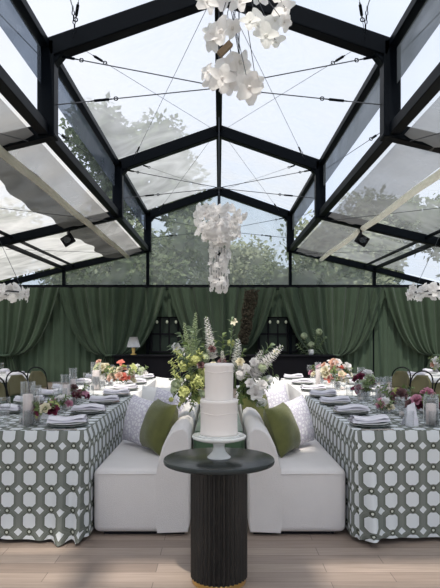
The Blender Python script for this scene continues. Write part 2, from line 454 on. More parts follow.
for p_, nm in zip(PXC, nmz): tied_drape((p_-219)/F*16.75, 'deep green velvet curtain gathered at its waist '+nm)
def sheer(x0, x1, z0, z1, label, Y=17.0):
    mb = MB(); NU = 90; vs = []
    for i in range(NU+1):
        x = x0+(x1-x0)*i/NU; dy = .04*math.sin(i*.9)+.02*math.sin(i*2.3)
        for k in range(6): vs.append((x, Y+dy*(.6+.08*k), z1+(z0-z1)*k/5))
    mb.add(vs, [(i*6+k, i*6+k+1, i*6+k+7, i*6+k+6) for i in range(NU) for k in range(5)])
    tag(mb.build('sheer_curtain', M['green2'], smooth=True), label, 'curtain')
k17 = 17/F
sheer((8-219)*k17, (112-219)*k17, .02, 2.62, 'straight pleated green curtain behind the gap between the two left swags', 16.95)
sheer((333-219)*k17, (432-219)*k17, .02, 2.62, 'straight pleated green curtain behind the gap between the two right swags', 16.95)
sheer((120-219)*k17, (215-219)*k17, 1.86, 2.62, 'short green curtain above the left window', 17.0)
sheer((225-219)*k17, (330-219)*k17, 1.86, 2.62, 'short green curtain above the right window', 17.0)
struct(MB().bar((-OX, 16.85, 2.69), (OX, 16.85, 2.69), .05, .05).build('trim_%d' % n, M['blackm'])); n += 1
for q, (a, b) in enumerate(((151, 187), (259, 297))):
    xa, xb = (a-219)*k17, (b-219)*k17
    zt, zb = H+(333-317)*k17, H+(333-352)*k17
    w = MB()
    for z in (zt, zb, H+(333-334)*k17): w.bar((xa, 17.08, z), (xb, 17.08, z), .06, .05)
    for x in (xa, xb, (xa+xb)/2, xa*.75+xb*.25, xa*.25+xb*.75): w.bar((x, 17.08, zb), (x, 17.08, zt), .04 if x not in (xa, xb) else .07, .05, up=(0, 1, 0))
    wo = struct(w.build('window_%d' % (q+4), M['blackm']))
    MB().box(xa, xb, 17.09, 17.1, zb, zt).build('window_glass', M['pane'], wo)
    for k, fx in enumerate(((157, 167, 176), (270, 278, 286))[q]):
        p = P(fx, 322, 16.9)
        t = thing('pendant_lamp', 'small pale glowing pendant bulb, %s of three before the %s back window' % (['leftmost', 'middle', 'rightmost'][k], ['left', 'right'][q]), 'lamp', p)
        MB().blob((0, 0, 0), .036, 10, 8, 0, (1, 1, 1.3)).build('bulb', M['bulb'], t, smooth=True)
        MB().tube([(0, 0, .04), (0, 0, .42)], .006, 5).build('cord', M['blackm'], t)

# ------------------------------------------------------------ bar and lamp
t = thing('bar_counter', 'long black bar counter standing before the green curtains', 'bar', (.1, 15.4, 0))
MB().box(-2.75, 2.8, -.3, .3, 0, .80).build('body', M['blackm'], t, bevel=.02)
MB().box(-2.8, 2.85, -.35, .35, .80, .84).build('countertop', M['blackm'], t, bevel=.01)
p = P(133.5, 354, 15.3)
t = thing('table_lamp', 'small table lamp with white cone shade on the left end of the bar', 'lamp', (p.x, 15.3, .84))
MB().lathe([(.0, 0), (.08, 0), (.09, .02), (.03, .04), (.05, .12), (.05, .18), (.015, .23), (.012, .27)], 20).build('base', M['gold'], t, smooth=True)
MB().lathe([(.18, .2), (.175, .2), (.1, .46), (.105, .46)], 24).build('lamp_shade', M['shade_w'], t, smooth=True)

# ------------------------------------------------------------ flower meshes (radius ~1)
def rndv(r): return Vector((r.uniform(-1, 1), r.uniform(-1, 1), r.uniform(-1, 1)))
def rose_mesh(m, seed):
    r = random.Random(seed); mb = MB()
    for ring, (nn, el, L, W, off) in enumerate(((6, .15, .95, .85, .05), (5, .55, .85, .8, .12), (5, .95, .7, .65, .12), (3, 1.3, .5, .5, .05))):
        for k in range(nn):
            a = 2*PI*k/nn+ring*.5+r.uniform(-.15, .15); e = el+r.uniform(-.1, .1)
            d = Vector((math.cos(a)*math.cos(e), math.sin(a)*math.cos(e), math.sin(e)))
            up = Vector((-math.cos(a)*math.sin(e), -math.sin(a)*math.sin(e), math.cos(e)))
            mb.petal(Vector((math.cos(a)*off, math.sin(a)*off, -.2)), d, up, L, W, .9, .12)
    return mb.mesh('rose', m, True)
def orchid_mesh(m, seed, np_=5, c=None):
    r = random.Random(seed); mb = MB()
    for k in range(np_):
        a = 2*PI*k/np_+r.uniform(-.15, .15); e = r.uniform(.0, .35)
        d = Vector((math.cos(a)*math.cos(e), math.sin(a)*math.cos(e), math.sin(e)))
        mb.petal((0, 0, 0), d, (0, 0, 1), r.uniform(.85, 1.1), r.uniform(.75, 1.0), .5, r.uniform(-.25, .2))
    mb.cur = 1; mb.blob((0, 0, .08), .14, 6, 5, .15)
    return mb.mesh('orchid', [m, c or m], True)
def hydrangea_mesh(m, seed, nf=70):
    r = random.Random(seed); mb = MB(); mb.blob((0, 0, 0), .72, 10, 8, .08)
    for k in range(nf):
        v = rndv(r); v.normalize()
        if v.z < -.6: v.z *= -1
        c = v*.78; a = v.orthogonal().normalized(); b = v.cross(a); q = r.uniform(0, PI)
        for j in range(4):
            t = q+j*PI/2; mb.petal(c, a*math.cos(t)+b*math.sin(t)+v*.3, v, .26, .24, .3, 0, 2)
    return mb.mesh('hydrangea', m, True)
def spike_mesh(m, seed, nf=60):       # unit long, grows along z
    r = random.Random(seed); mb = MB()
    mb.tube([(0, 0, -.4), (0, 0, .5), (.01, 0, 1)], [.018, .014, .006], 5)
    mb.cur = 1
    for k in range(nf):
        t = k/nf; z = .02+.96*t; a = k*2.4; rad = .115*(1-.75*t**1.5)
        d = Vector((math.cos(a), math.sin(a), .45))
        for j in range(3):
            aa = a+(j-1)*.8; mb.petal((math.cos(a)*.02, math.sin(a)*.02, z), (math.cos(aa), math.sin(aa), .3+.35*(j % 2)), (0, 0, 1), rad*r.uniform(.8, 1.15), rad*.8, .5, 0, 2)
    return mb.mesh('flower_spike', [M['stem'], m], True)
def spray_mesh(m, seed, nl=18, L=.22):
    r = random.Random(seed); mb = MB(); pts = [Vector((.12*t*t*math.sin(seed), .1*t*t, t)) for t in [i/6 for i in range(7)]]
    mb.tube(pts, .012, 5); mb.cur = 1
    for k in range(nl):
        t = .15+.85*k/nl; b = Vector((.12*t*t*math.sin(seed), .1*t*t, t)); a = k*2.2+r.uniform(-.4, .4)
        mb.petal(b, (math.cos(a), math.sin(a), r.uniform(.2, .8)), (0, 0, 1), L*r.uniform(.7, 1.2), L*.5, .3, -.2, 3)
    return mb.mesh('leaf_spray', [M['stem'], m], True)
FM = {}
def fm(kind, mk, i=0):
    key = (kind, mk, i % 2)
    if key not in FM:
        f = dict(rose=rose_mesh, orchid=orchid_mesh, hydrangea=hydrangea_mesh, flower_spike=spike_mesh, leaf_spray=spray_mesh)[kind]
        FM[key] = f(M[mk], 11+i % 2)
    return FM[key]
def aim(v): return Vector(v).to_track_quat('Z', 'Y').to_euler()

# ------------------------------------------------------------ sofas
def sofa(s, label):
    t = thing('sofa', label, 'sofa', (0, 0, 0))
    Y0, Y1 = 4.13, 7.3
    xo, xi = (.868 if s < 0 else .88), .20
    mb = MB().box(min(s*xo, s*.33), max(s*xo, s*.36), Y0+.0015, Y1, .022, .462)
    mb.build('seat', M['boucle'], t, bevel=.045, smooth=True)
    prof = [(.215, .022), (.203, .08), (.202, .45), (.203, .66), (.214, .72), (.245, .748), (.285, .744), (.325, .722), (.36, .68), (.39, .615), (.412, .54), (.428, .46), (.435, .38), (.435, .08), (.425, .022)]
    N = len(prof)
    def inset(k0):
        out = []
        for i, (x, z) in enumerate(prof):
            k = k0 if z > .47 or x < .25 else 0
            a = Vector(prof[i-1]); c = Vector(prof[(i+1) % N]); tt = (c-a).normalized()
            out.append((x+tt.y*k, z-tt.x*k))
        return out
    bb = MB()
    ys = [(Y0, .014), (Y0+.003, .008), (Y0+.009, .003), (Y0+.018, 0), (Y0+.07, 0)]+[(Y0+.07+(Y1-Y0-.07)*i/10, 0) for i in range(1, 11)]
    for y, k in ys:
        for (x, z) in inset(k): bb.v.append((s*x, y, z))
    for j in range(len(ys)-1):
        for i in range(N):
            i2 = (i+1) % N; q = (j*N+i, j*N+i2, (j+1)*N+i2, (j+1)*N+i); bb.f.append(q); bb.mi.append(0)
    o_ = len(bb.v); bb.v += bb.v[:N]; bb.f.append(tuple(range(o_, o_+N))); bb.mi.append(0); bb.f.append(tuple((len(ys)-1)*N+i for i in range(N))); bb.mi.append(0)
    bb.build('backrest', M['boucle'], t, smooth=True)
    MB().box(min(s*.8, s*.24), max(s*.8, s*.24), Y0+.05, Y1-.05, 0, .024).build('base', M['blackm'], t)  # black block stands in for the shadow gap below the seat
    # seam piping where the seat front meets its top
    MB().tube([(s*(xo-.03), Y0-.001, .43), (s*.43, Y0-.001, .43)], .004, 5).build('piping', M['boucle'], t)
sofa(-1, 'white upholstered sofa with curved back, left of the cake pedestal')
sofa(1, 'white upholstered sofa with curved back, right of the cake pedestal')

def pillow_mesh(m, w, h, th, seed):
    r = random.Random(seed); mb = MB(); N = 14
    for side in (-1, 1):
        vs = []
        for j in range(N+1):
            for i in range(N+1):
                u = -1+2*i/N; v = -1+2*j/N
                k = (1-abs(u)**2.6)*(1-abs(v)**2.6)
                pinch = 1-.07*(1-(abs(u)**2))*(abs(v)**3); pin2 = 1-.07*(1-abs(v)**2)*(abs(u)**3)
                vs.append((u*w/2*pin2, side*th/2*max(k, 0)**.5*(1+.05*math.sin(u*5+seed)*math.sin(v*4)), v*h/2*pinch+h/2))
        fs = [(j*(N+1)+i, j*(N+1)+i+1, (j+1)*(N+1)+i+1, (j+1)*(N+1)+i) for j in range(N) for i in range(N)]
        if side > 0: fs = [f[::-1] for f in fs]
        mb.add(vs, fs)
    pts = [(-w/2, 0, 0), (w/2, 0, 0), (w/2, 0, h), (-w/2, 0, h), (-w/2, 0, 0)]
    return mb.mesh('pillow', m, True)
def pillow(x, y, w, h, th, rz, lean, m, label, z=.468, roll=0):
    o = place('throw_pillow', pillow_mesh(M[m], w, h, th, int(y*10)), None, (x, y, z), (math.radians(-lean), math.radians(roll), math.radians(rz)))
    tag(o, label, 'pillow')
# left sofa
pillow(-.545, 4.74, .40, .41, .21, -62, 20, 'olive', 'olive green velvet pillow at the front of the left sofa', roll=2)
pillow(-.70, 5.0, .38, .40, .18, -48, 12, 'motif', 'lavender patterned pillow behind the olive one on the left sofa', roll=6)
pillow(-.52, 5.42, .40, .42, .15, -35, 14, 'motif', 'second lavender patterned pillow on the left sofa, further back', roll=8)
pillow(-.62, 5.82, .42, .42, .17, -25, 14, 'white', 'plain white pillow on the left sofa behind the patterned ones')
pillow(-.50, 6.25, .44, .42, .18, -35, 14, 'white', 'plain white pillow midway along the left sofa, tilted', roll=8)
pillow(-.58, 6.85, .48, .43, .18, -30, 12, 'white', 'farthest plain white pillow on the left sofa')
# right sofa
pillow(.555, 4.66, .38, .39, .20, 62, 20, 'olive', 'olive green velvet pillow at the front of the right sofa', roll=-2)
pillow(.68, 4.93, .38, .40, .18, 48, 12, 'motif', 'lavender patterned pillow behind the olive one on the right sofa', roll=-8)
pillow(.36, 5.36, .32, .36, .14, 40, 14, 'olive', 'small olive pillow peeking over the right sofa back', z=.52)
pillow(.56, 5.6, .42, .43, .16, 30, 14, 'motif', 'second lavender patterned pillow on the right sofa, further back', roll=-8)
pillow(.44, 6.1, .42, .44, .18, 32, 14, 'white', 'plain white pillow on the right sofa near the white blooms', roll=-6)
pillow(.60, 6.45, .44, .43, .18, 25, 12, 'white', 'plain white pillow midway along the right sofa')
pillow(.55, 6.95, .48, .43, .18, 30, 12, 'white', 'farthest plain white pillow on the right sofa')

# ------------------------------------------------------------ tablecloths
def cloth_rect(x0, x1, y0, y1, zt, zb, m, seed, name='tablecloth', amp=.02, rr=.03, flare=.03, corner=.05, calm=None):
    r = random.Random(seed); mb = MB(); mb.uv = []
    per = []
    def seg(a, b, nx, ny, k):
        for i in range(k):
            t = i/k; per.append((a[0]+(b[0]-a[0])*t, a[1]+(b[1]-a[1])*t, nx, ny, min(t, 1-t)*math.dist(a, b)))
    def arc(cx, cy, a0):
        for i in range(10):
            a = a0+PI/2*i/10; per.append((cx+rr*math.cos(a), cy+rr*math.sin(a), math.cos(a), math.sin(a), 0))
    d = .012
    seg((x0+rr, y0), (x1-rr, y0), 0, -1, max(8, int((x1-x0)/d/2))); arc(x1-rr, y0+rr, -PI/2)
    seg((x1, y0+rr), (x1, y1-rr), 1, 0, max(8, int((y1-y0)/d/3))); arc(x1-rr, y1-rr, 0)
    seg((x1-rr, y1), (x0+rr, y1), 0, 1, max(8, int((x1-x0)/d/2))); arc(x0+rr, y1-rr, PI/2)
    seg((x0, y1-rr), (x0, y0+rr), -1, 0, max(8, int((y1-y0)/d/3))); arc(x0+rr, y0+rr, PI)
    N = len(per); NV = 14; s = 0; S_ = []
    for i, q in enumerate(per):
        if i: s += math.dist(q[:2], per[i-1][:2])*(1 if q[4] else 2.2)
        S_.append(s)
    ph = [r.uniform(0, 6) for _ in range(4)]
    for i, (x, y, nx, ny, ce) in enumerate(per):
        s = S_[i]; cf = math.exp(-(ce/.2)**2)
        for j in range(NV+1):
            v = j/NV; z = zt-(zt-zb)*v
            w = math.sin(s*9+ph[0])+.6*math.sin(s*17+ph[1])+.35*math.sin(s*31+ph[2])
            w = w*amp*v + cf*((corner if y < (y0+y1)/2 else corner*.2)*v*(1+.8*math.sin(s*44+ph[3]))) + flare*v*.6
            if calm and nx*calm > .1: w = min(w, 0)*.3+.002*v
            rnd = .004 if j else -.012
            zz = z+(.004*w/amp*math.sin(s*6) if j == NV else 0) - (0 if j else 0)
            mb.v.append((x+nx*(w+rnd), y+ny*(w+rnd), max(zz, .006))); mb.uv.append((s, z))
    for i in range(N):
        i2 = (i+1) % N
        for j in range(NV):
            a = i*(NV+1)+j; b = i2*(NV+1)+j
            if i2 == 0: continue
            mb.f.append((a, a+1, b+1, b)); mb.mi.append(0)
    # close the seam with its own column
    o = len(mb.v); last = (N-1)*(NV+1)
    for j in range(NV+1):
        mb.v.append(mb.v[j]); mb.uv.append((S_[-1]+.01, mb.uv[j][1]))
    for j in range(NV): mb.f.append((last+j, last+j+1, o+j+1, o+j)); mb.mi.append(0)
    # top
    o = len(mb.v)
    for i in range(N): vx = mb.v[i*(NV+1)]; mb.v.append(vx); mb.uv.append((vx[0]+.3, vx[1]))
    mb.f.append(tuple(range(o, o+N))); mb.mi.append(0)
    # break the side normals from the top by keeping separate vertices
    return mb.build(name, M[m], smooth=True)
ZT = .746
TB = [('left', -1, 4.03, 6.46, 'pattern', 'near'), ('left', -1, 6.66, 8.75, 'white', 'far'), ('right', 1, 4.03, 6.35, 'pattern', 'near'), ('right', 1, 6.58, 8.75, 'white', 'far')]
TI, TO = .885, 1.95
for sd, s, a, b, m, nf in TB:
    x0, x1 = (-TO, -TI) if s < 0 else (TI+.015, TO)
    if nf == 'far': x0, x1 = (x0, x1+.0) if s < 0 else (x0-.01, x1)
    t = thing('dining_table', 'long dining table under the cloth, %s table on the %s' % (nf, sd), 'table', ((x0+x1)/2, (a+b)/2, 0))
    w, l = (x1-x0)/2-.03, (b-a)/2-.03
    MB().box(-w, w, -l, l, .705, .735).build('tabletop', M['wood'], t)
    for lx in (-1, 1):
        for ly in (-1, 1):
            MB().bar((lx*(w-.08), ly*(l-.08), 0), (lx*(w-.08), ly*(l-.08), .706), .05, .05, up=(0, 1, 0)).build('leg', M['wood'], t)
    lab = {'pattern': 'white tablecloth with grey green octagon chain pattern on the near %s table' % sd, 'white': 'plain white tablecloth on the far %s table' % sd}[m]
    tag(cloth_rect(x0, x1, a, b, ZT-.004, .030, m, int(a*7)+s*3, amp=.018, corner=.085, calm=-s), lab, 'tablecloth')

# console with green cloth between the sofas
t = thing('console_table', 'narrow console table under green satin between the sofas', 'table', (0, 5.4, 0))
MB().box(-.165, .165, -1.0, 1.0, .64, .665).build('tabletop', M['wood'], t)
for lx in (-1, 1):
    for ly in (-1, 1): MB().bar((lx*.13, ly*.9, 0), (lx*.13, ly*.9, .64), .04, .04, up=(0, 1, 0)).build('leg', M['wood'], t)
tag(cloth_rect(-.185, .185, 4.36, 6.44, .685, .012, 'sage', 5, amp=.006, flare=.0, corner=.004), 'green satin cloth on the narrow console behind the cake', 'tablecloth')

# ------------------------------------------------------------ pedestal, stand, cake
PY = 3.39; PXX = 0.0
t = thing('pedestal_table', 'round dark pedestal table with fluted column holding the cake', 'table', (PXX, PY, 0))
MB().lathe([(.0, .665), (.300, .665), (.312, .670), (.314, .68), (.312, .692), (.305, .696), (.0, .696)], 72).build('tabletop', M['tabletop'], t, smooth=True, bevel=.002)
MB().lathe([(.155, .03), (.155, .665)], 576, flute=.035, nf=36).build('column', M['darkwood'], t)
MB().lathe([(.0, 0), (.150, 0), (.152, .004), (.152, .026), (.148, .03), (.0, .03)], 48).build('base_ring', M['gold'], t)
zc = .696
cs = thing('cake_stand', 'white footed cake stand on the dark pedestal table', 'stand', (PXX, PY, zc))
MB().lathe([(.0, 0), (.066, 0), (.068, .006), (.058, .014), (.038, .035), (.031, .06), (.036, .085), (.06, .099), (.0, .1)], 40).build('foot', M['china'], cs, smooth=True)
MB().lathe([(.0, .098), (.12, .100), (.146, .109), (.153, .116), (.153, .126), (.149, .129), (.138, .126), (.0, .122)], 56).build('plate', M['china'], cs, smooth=True)
MB().lathe([(.0, .123), (.118, .123), (.120, .134), (.0, .134)], 48).build('cake_board', M['china'], cs)
ck = thing('cake', 'two tier white cake with smooth icing on the white stand', 'cake', (PXX, PY, zc+.134))
MB().lathe([(.0, 0), (.104, 0), (.108, .006), (.106, .014), (.1045, .03), (.1045, .172), (.107, .178), (.108, .188), (.103, .196), (.0, .196)], 72).build('lower_tier', M['icing'], ck, smooth=True)
MB().lathe([(.0, .196), (.081, .196), (.081, .20), (.080, .21), (.081, .375), (.084, .384), (.083, .392), (.077, .398), (.0, .396)], 72).build('upper_tier', M['icing'], ck, smooth=True)
for (z, r_) in ((.352, .0815), (.122, .1055)):
    mb = MB().tube([(r_*math.cos(k*PI/30), r_*math.sin(k*PI/30), z+.004*math.sin(k*.4)) for k in range(61)], .0025, 5, False)
    mb.build('icing_line', M['icing'], ck, smooth=True)

# ------------------------------------------------------------ arrangement builder
def arrangement(label, loc, items, vase=None, name='flower_arrangement', group=None):
    t = thing(name, label, 'flowers', loc, group=group); L = Vector(loc)
    if vase:
        r_, h_, mk = vase
        MB().lathe([(.0, 0), (r_*.7, 0), (r_*.95, h_*.25), (r_, h_*.6), (r_*.85, h_), (r_*.8, h_), (r_*.93, h_*.6), (.0, .01)], 24).build('vase', M[mk], t, smooth=True)
    for i, it in enumerate(items):
        kind, mk, p, sc, d = it
        q = Vector(p)-L
        o = place(kind, fm(kind, mk, i), t, q, aim(d), sc)
    return t
# main arrangement on the console
it = []
rr = random.Random(21)
def spike(px, py, px2, py2, Y, mk, wid=1.0):
    a = P(px2, py2, Y); b = P(px, py, Y); d = b-a; L = d.length
    it.append(('flower_spike', mk, a, (L*wid, L*wid, L), d))
spike(206, 316, 213, 360, 4.75, 'petal', 1.15)
spike(238, 338, 236, 374, 4.75, 'petalcool', 1.6)
spike(222, 350, 224, 372, 4.7, 'petal', 1.5)
spike(283, 345, 250, 378, 4.7, 'petal', 1.5)
spike(262, 350, 247, 380, 4.75, 'petal', 1.6)
spike(196, 312, 192, 358, 5.3, 'palegreen', .9)
spike(184, 322, 190, 362, 5.2, 'palegreen', .9)
for px, py, sc, mk in ((196, 360, .05, 'lime'), (186, 366, .045, 'lime'), (194, 378, .055, 'lime'), (203, 372, .05, 'lime'), (184, 392, .055, 'lime'), (196, 396, .045, 'lime'),
                       (231, 343, .035, 'lime'), (176, 385, .05, 'palegreen'), (205, 358, .045, 'palegreen'), (241, 375, .05, 'petal'), (262, 368, .04, 'palegreen')):
    it.append(('hydrangea', mk, P(px, py, 4.72+rr.uniform(-.05, .1)), sc, (0, -.5, 1)))
for px, py, sc, mk in ((256, 393, .075, 'petal'), (262, 385, .05, 'petal'), (250, 383, .045, 'petal'), (187, 407, .035, 'petal'), (212, 349, .035, 'mauve'), (222, 362, .04, 'mauve'), (201, 365, .035, 'mauve'),
                       (246, 368, .04, 'petal'), (254, 362, .04, 'petal'), (234, 322, .03, 'cream_p'), (276, 352, .03, 'cream_p'), (240, 362, .04, 'cream_p'), (213, 366, .04, 'cream_p')):
    it.append(('rose' if sc > .036 or mk == 'mauve' else 'orchid', mk, P(px, py, 4.66+rr.uniform(-.04, .08)), sc, (rr.uniform(-.4, .4), -1, .6)))
for px, py, px2, py2, mk, w in ((190, 330, 203, 370, 'leaf2', 1), (182, 345, 205, 385, 'leaf', 1), (177, 352, 198, 385, 'leaf2', 1), (170, 372, 200, 398, 'leaf', 1), (234, 318, 230, 360, 'leaf2', .5),
                            (274, 346, 240, 380, 'leaf2', .7), (272, 366, 240, 388, 'leaf', 1), (278, 378, 245, 392, 'leaf', 1), (262, 404, 244, 385, 'leaf', 1.2), (180, 408, 200, 392, 'leaf', 1.2),
                            (214, 340, 214, 375, 'leaf', .7), (246, 350, 232, 380, 'leaf', .7), (200, 345, 210, 380, 'leaf', 1), (226, 334, 222, 372, 'leaf', .8), (268, 390, 240, 398, 'leaf', 1.2), (190, 400, 208, 395, 'leaf', 1.3),
                            (256, 376, 235, 395, 'leaf', 1.2), (250, 398, 238, 380, 'leaf2', 1.2)):
    Y = 4.78+rr.uniform(-.08, .08); a = P(px2, py2, Y); b = P(px, py, Y); d = b-a
    it.append(('leaf_spray', mk, a, (d.length*w*1.1, d.length*w*1.1, d.length), d))
for k in range(26):
    lx = rr.random() < .5
    px = rr.gauss(188, 8) if lx else rr.gauss(256, 9); py = rr.uniform(358, 404) if lx else rr.uniform(366, 404)
    it.append(('hydrangea' if k % 3 else 'orchid', ('lime', 'palegreen', 'lime')[k % 3] if lx else ('palegreen', 'petal', 'petalcool')[k % 3], P(px, py, 4.78+rr.uniform(-.12, .12)), rr.uniform(.022, .04), (rr.uniform(-.6, .6), -1, .8)))
for k in range(16):
    p_ = P(rr.uniform(176, 204), rr.uniform(356, 400), 4.72+rr.uniform(-.1, .1))
    it.append(('leaf_spray', 'lime', p_, (.13, .13, .10), (rr.uniform(-1, .4), -.6, .7)))
for k in range(22):
    px2, py2 = (200, 388) if k % 2 else (240, 390); a_ = rr.uniform(0, 2*PI); L_ = rr.uniform(14, 34)
    b = P(px2+(-1 if k % 2 else 1)*abs(math.cos(a_))*L_, py2-math.sin(a_)*L_*.8, 4.8+rr.uniform(-.15, .1)); a = P(px2, py2, 4.8); d = b-a
    it.append(('leaf_spray', ('leaf', 'leaf2', 'leaf')[k % 3], a, (.16, .16, d.length), d))
arrangement('large arrangement of white spikes and green hydrangeas behind the cake', (0, 4.8, .69), it, (.10, .16, 'china'))
# second arrangement further along the console
it = []
for px, py, px2, py2 in ((176, 335, 200, 372), (168, 348, 195, 378), (186, 328, 200, 370), (205, 330, 208, 372)):
    a = P(px2, py2, 5.9); b = P(px, py, 5.9); it.append(('leaf_spray', 'leaf2', a, ((b-a).length, (b-a).length, (b-a).length), b-a))
for px, py in ((182, 352), (176, 347), (200, 366), (212, 370)): it.append(('rose', 'petal', P(px, py, 5.9), .05, (0, -1, .5)))
for px, py in ((208, 378), (198, 382), (218, 376)): it.append(('hydrangea', 'lime', P(px, py, 5.95), .09, (0, -.5, 1)))
arrangement('loose dusty green arrangement on the far end of the console', (-.05, 5.95, .69), it, (.09, .2, 'china'))
# arrangement on the bar
it = []
for px, py, px2, py2 in ((302, 335, 310, 356), (320, 330, 312, 356), (327, 338, 312, 356), (312, 342, 311, 358), (296, 345, 310, 358)):
    a = P(px2, py2, 15.4); b = P(px, py, 15.4); L = (b-a).length; it.append(('leaf_spray', 'leaf2', a, (L, L, L), b-a))
for px, py in ((304, 336), (319, 332), (311, 345)): it.append(('hydrangea', 'palegreen', P(px, py, 15.4), .1, (0, -1, 1)))
arrangement('airy green foliage arrangement standing on the right of the black bar', (P(311, 0, 15.4).x, 15.4, .84), it, (.08, .14, 'china'))
# brown hanging vine by the central curtain
mb = MB(); rv = random.Random(9)
for k in range(5):
    pts = [P(252-9*(j/14)+2.2*math.sin(j*.9+k*1.3)+(k-2)*2.6*(1-.3*j/14), 291+52*j/14, 16.45) for j in range(15)]
    mb.tube(pts, .02, 5)
for k in range(1400):
    j = rv.random(); p = P(252-9*j+rv.uniform(-6.5, 6.5)*(1-.35*j), 290+54*j, 16.45+rv.uniform(-.1, .05))
    mb.petal(p, rndv(rv), (0, -1, .2), .06, .035, .3, 0, 2)
tag(mb.build('hanging_vine', M['twig']), 'brown dried vine hanging down beside the middle green curtain', 'vine')

# ------------------------------------------------------------ tableware
def goblet_mesh():
    return MB().lathe([(.0, 0), (.034, 0), (.034, .003), (.006, .008), (.004, .02), (.004, .085), (.012, .095), (.034, .12), (.039, .15), (.035, .195), (.034, .195), (.038, .15), (.033, .122), (.0, .099)], 20).mesh('goblet', M['glass'], True)
def tumbler_mesh():
    return MB().lathe([(.0, 0), (.03, 0), (.034, .004), (.036, .11), (.0345, .11), (.032, .01), (.0, .008)], 20).mesh('tumbler', M['glass'], True)
plate_me = MB().lathe([(.0, .006), (.07, .006), (.08, .002), (.135, .018), (.134, .021), (.08, .007), (.07, .010), (.0, .010)], 36).mesh('plate', M['china'], True)
charger_me = MB().lathe([(.0, 0), (.10, 0), (.165, .012), (.163, .016), (.10, .006), (.0, .006)], 36).mesh('charger', M['charger'], True)
gob, tum = goblet_mesh(), tumbler_mesh()
def napkin_mesh(seed):
    r = random.Random(seed); mb = MB(); NX, NY = 12, 6; a = r.uniform(0, 6)
    for lay in range(2):
        for side in (0, 1):
            vs = []
            for i in range(NX+1):
                for j in range(NY+1):
                    u = -1+2*i/NX; v = -1+2*j/NY
                    e = (1-abs(v)**4)**.5; z = .006+lay*.018+(side*.017*e)+.005*math.sin(u*3+a)*(lay+side*.6)+(.003*math.sin(v*5+u*2+a))
                    vs.append((u*(.135-.01*lay), v*(.066-.007*lay)+.004*math.sin(u*4+a), z))
            fs = [(i*(NY+1)+j, (i+1)*(NY+1)+j, (i+1)*(NY+1)+j+1, i*(NY+1)+j+1) for i in range(NX) for j in range(NY)]
            mb.add(vs, fs)
    return mb.mesh('napkin', M['napkin'], True)
nap = [napkin_mesh(i) for i in range(3)]
knife_me = MB().box(-.11, .0, -.008, .008, 0, .004).box(.0, .11, -.006, .006, 0, .006).mesh('knife', M['chrome'])
fork_me = MB().box(-.02, .1, -.004, .004, 0, .005).box(-.06, -.02, -.012, .012, 0, .004)
for k in (-1, -.33, .33, 1): fork_me.box(-.1, -.06, k*.010-.0015, k*.010+.0015, 0, .004)
fork_me = fork_me.mesh('fork', M['chrome'])
ZC = .745
chair0 = None
def make_chair(label):
    t = thing('dining_chair', label, 'chair')
    # faces +x (sits at -x side of a table)
    MB().box(-.22, .22, -.22, .22, .42, .46).build('seat', M['chairfab'], t, bevel=.02)
    bk = MB(); N = 12; vs = []
    for j in range(9):
        z = .60+.25*j/8; wv = .19*(1 if j < 5 else math.cos((j-4)/4*1.1))
        for i in range(N+1):
            u = -1+2*i/N; vs.append((-.20-.05*(1-u*u)-.12*(z-.46), u*wv, z))
    V0 = len(vs); vs += [(x-.035, y, z) for x, y, z in vs]
    fs = []
    for j in range(8):
        for i in range(N):
            a = j*(N+1)+i; fs += [(a, a+1, a+N+2, a+N+1), (a+V0, a+N+1+V0, a+N+2+V0, a+1+V0)]
    for i in range(N): fs += [(i, V0+i, V0+i+1, i+1), (8*(N+1)+i, 8*(N+1)+i+1, V0+8*(N+1)+i+1, V0+8*(N+1)+i)]
    for j in range(8): a = j*(N+1); fs += [(a, a+N+1, V0+a+N+1, V0+a), (a+N, V0+a+N, V0+a+2*N+1, a+2*N+1)]
    bk.add(vs, fs).build('backrest', M['chairfab'], t, smooth=True)
    pts = [(-.2, -.2, .44)]+[(-.25-.04*math.sin(PI*k/12), -.225*math.cos(PI*k/12), .70+.205*math.sin(PI*k/12)**.6) for k in range(13)]+[(-.2, .2, .44)]
    MB().tube(pts, .009, 8).build('back_frame', M['blackm'], t, smooth=True)
    for sx, sy in ((1, 1), (1, -1), (-1, 1), (-1, -1)):
        MB().tube([(sx*.19, sy*.19, .43), (sx*.22, sy*.21, 0)], [.016, .011], 8).build('leg', M['blackm'], t, smooth=True)
    return t
def chair(x, y, rz, label):
    global chair0
    if chair0 is None: chair0 = make_chair(label); o = chair0
    else: o = dup(chair0)
    o.location = (x, y, 0); o.rotation_euler = (0, 0, rz); o['label'] = label; o['group'] = 'dining chairs at the tables'
first = True
rs = random.Random(33)
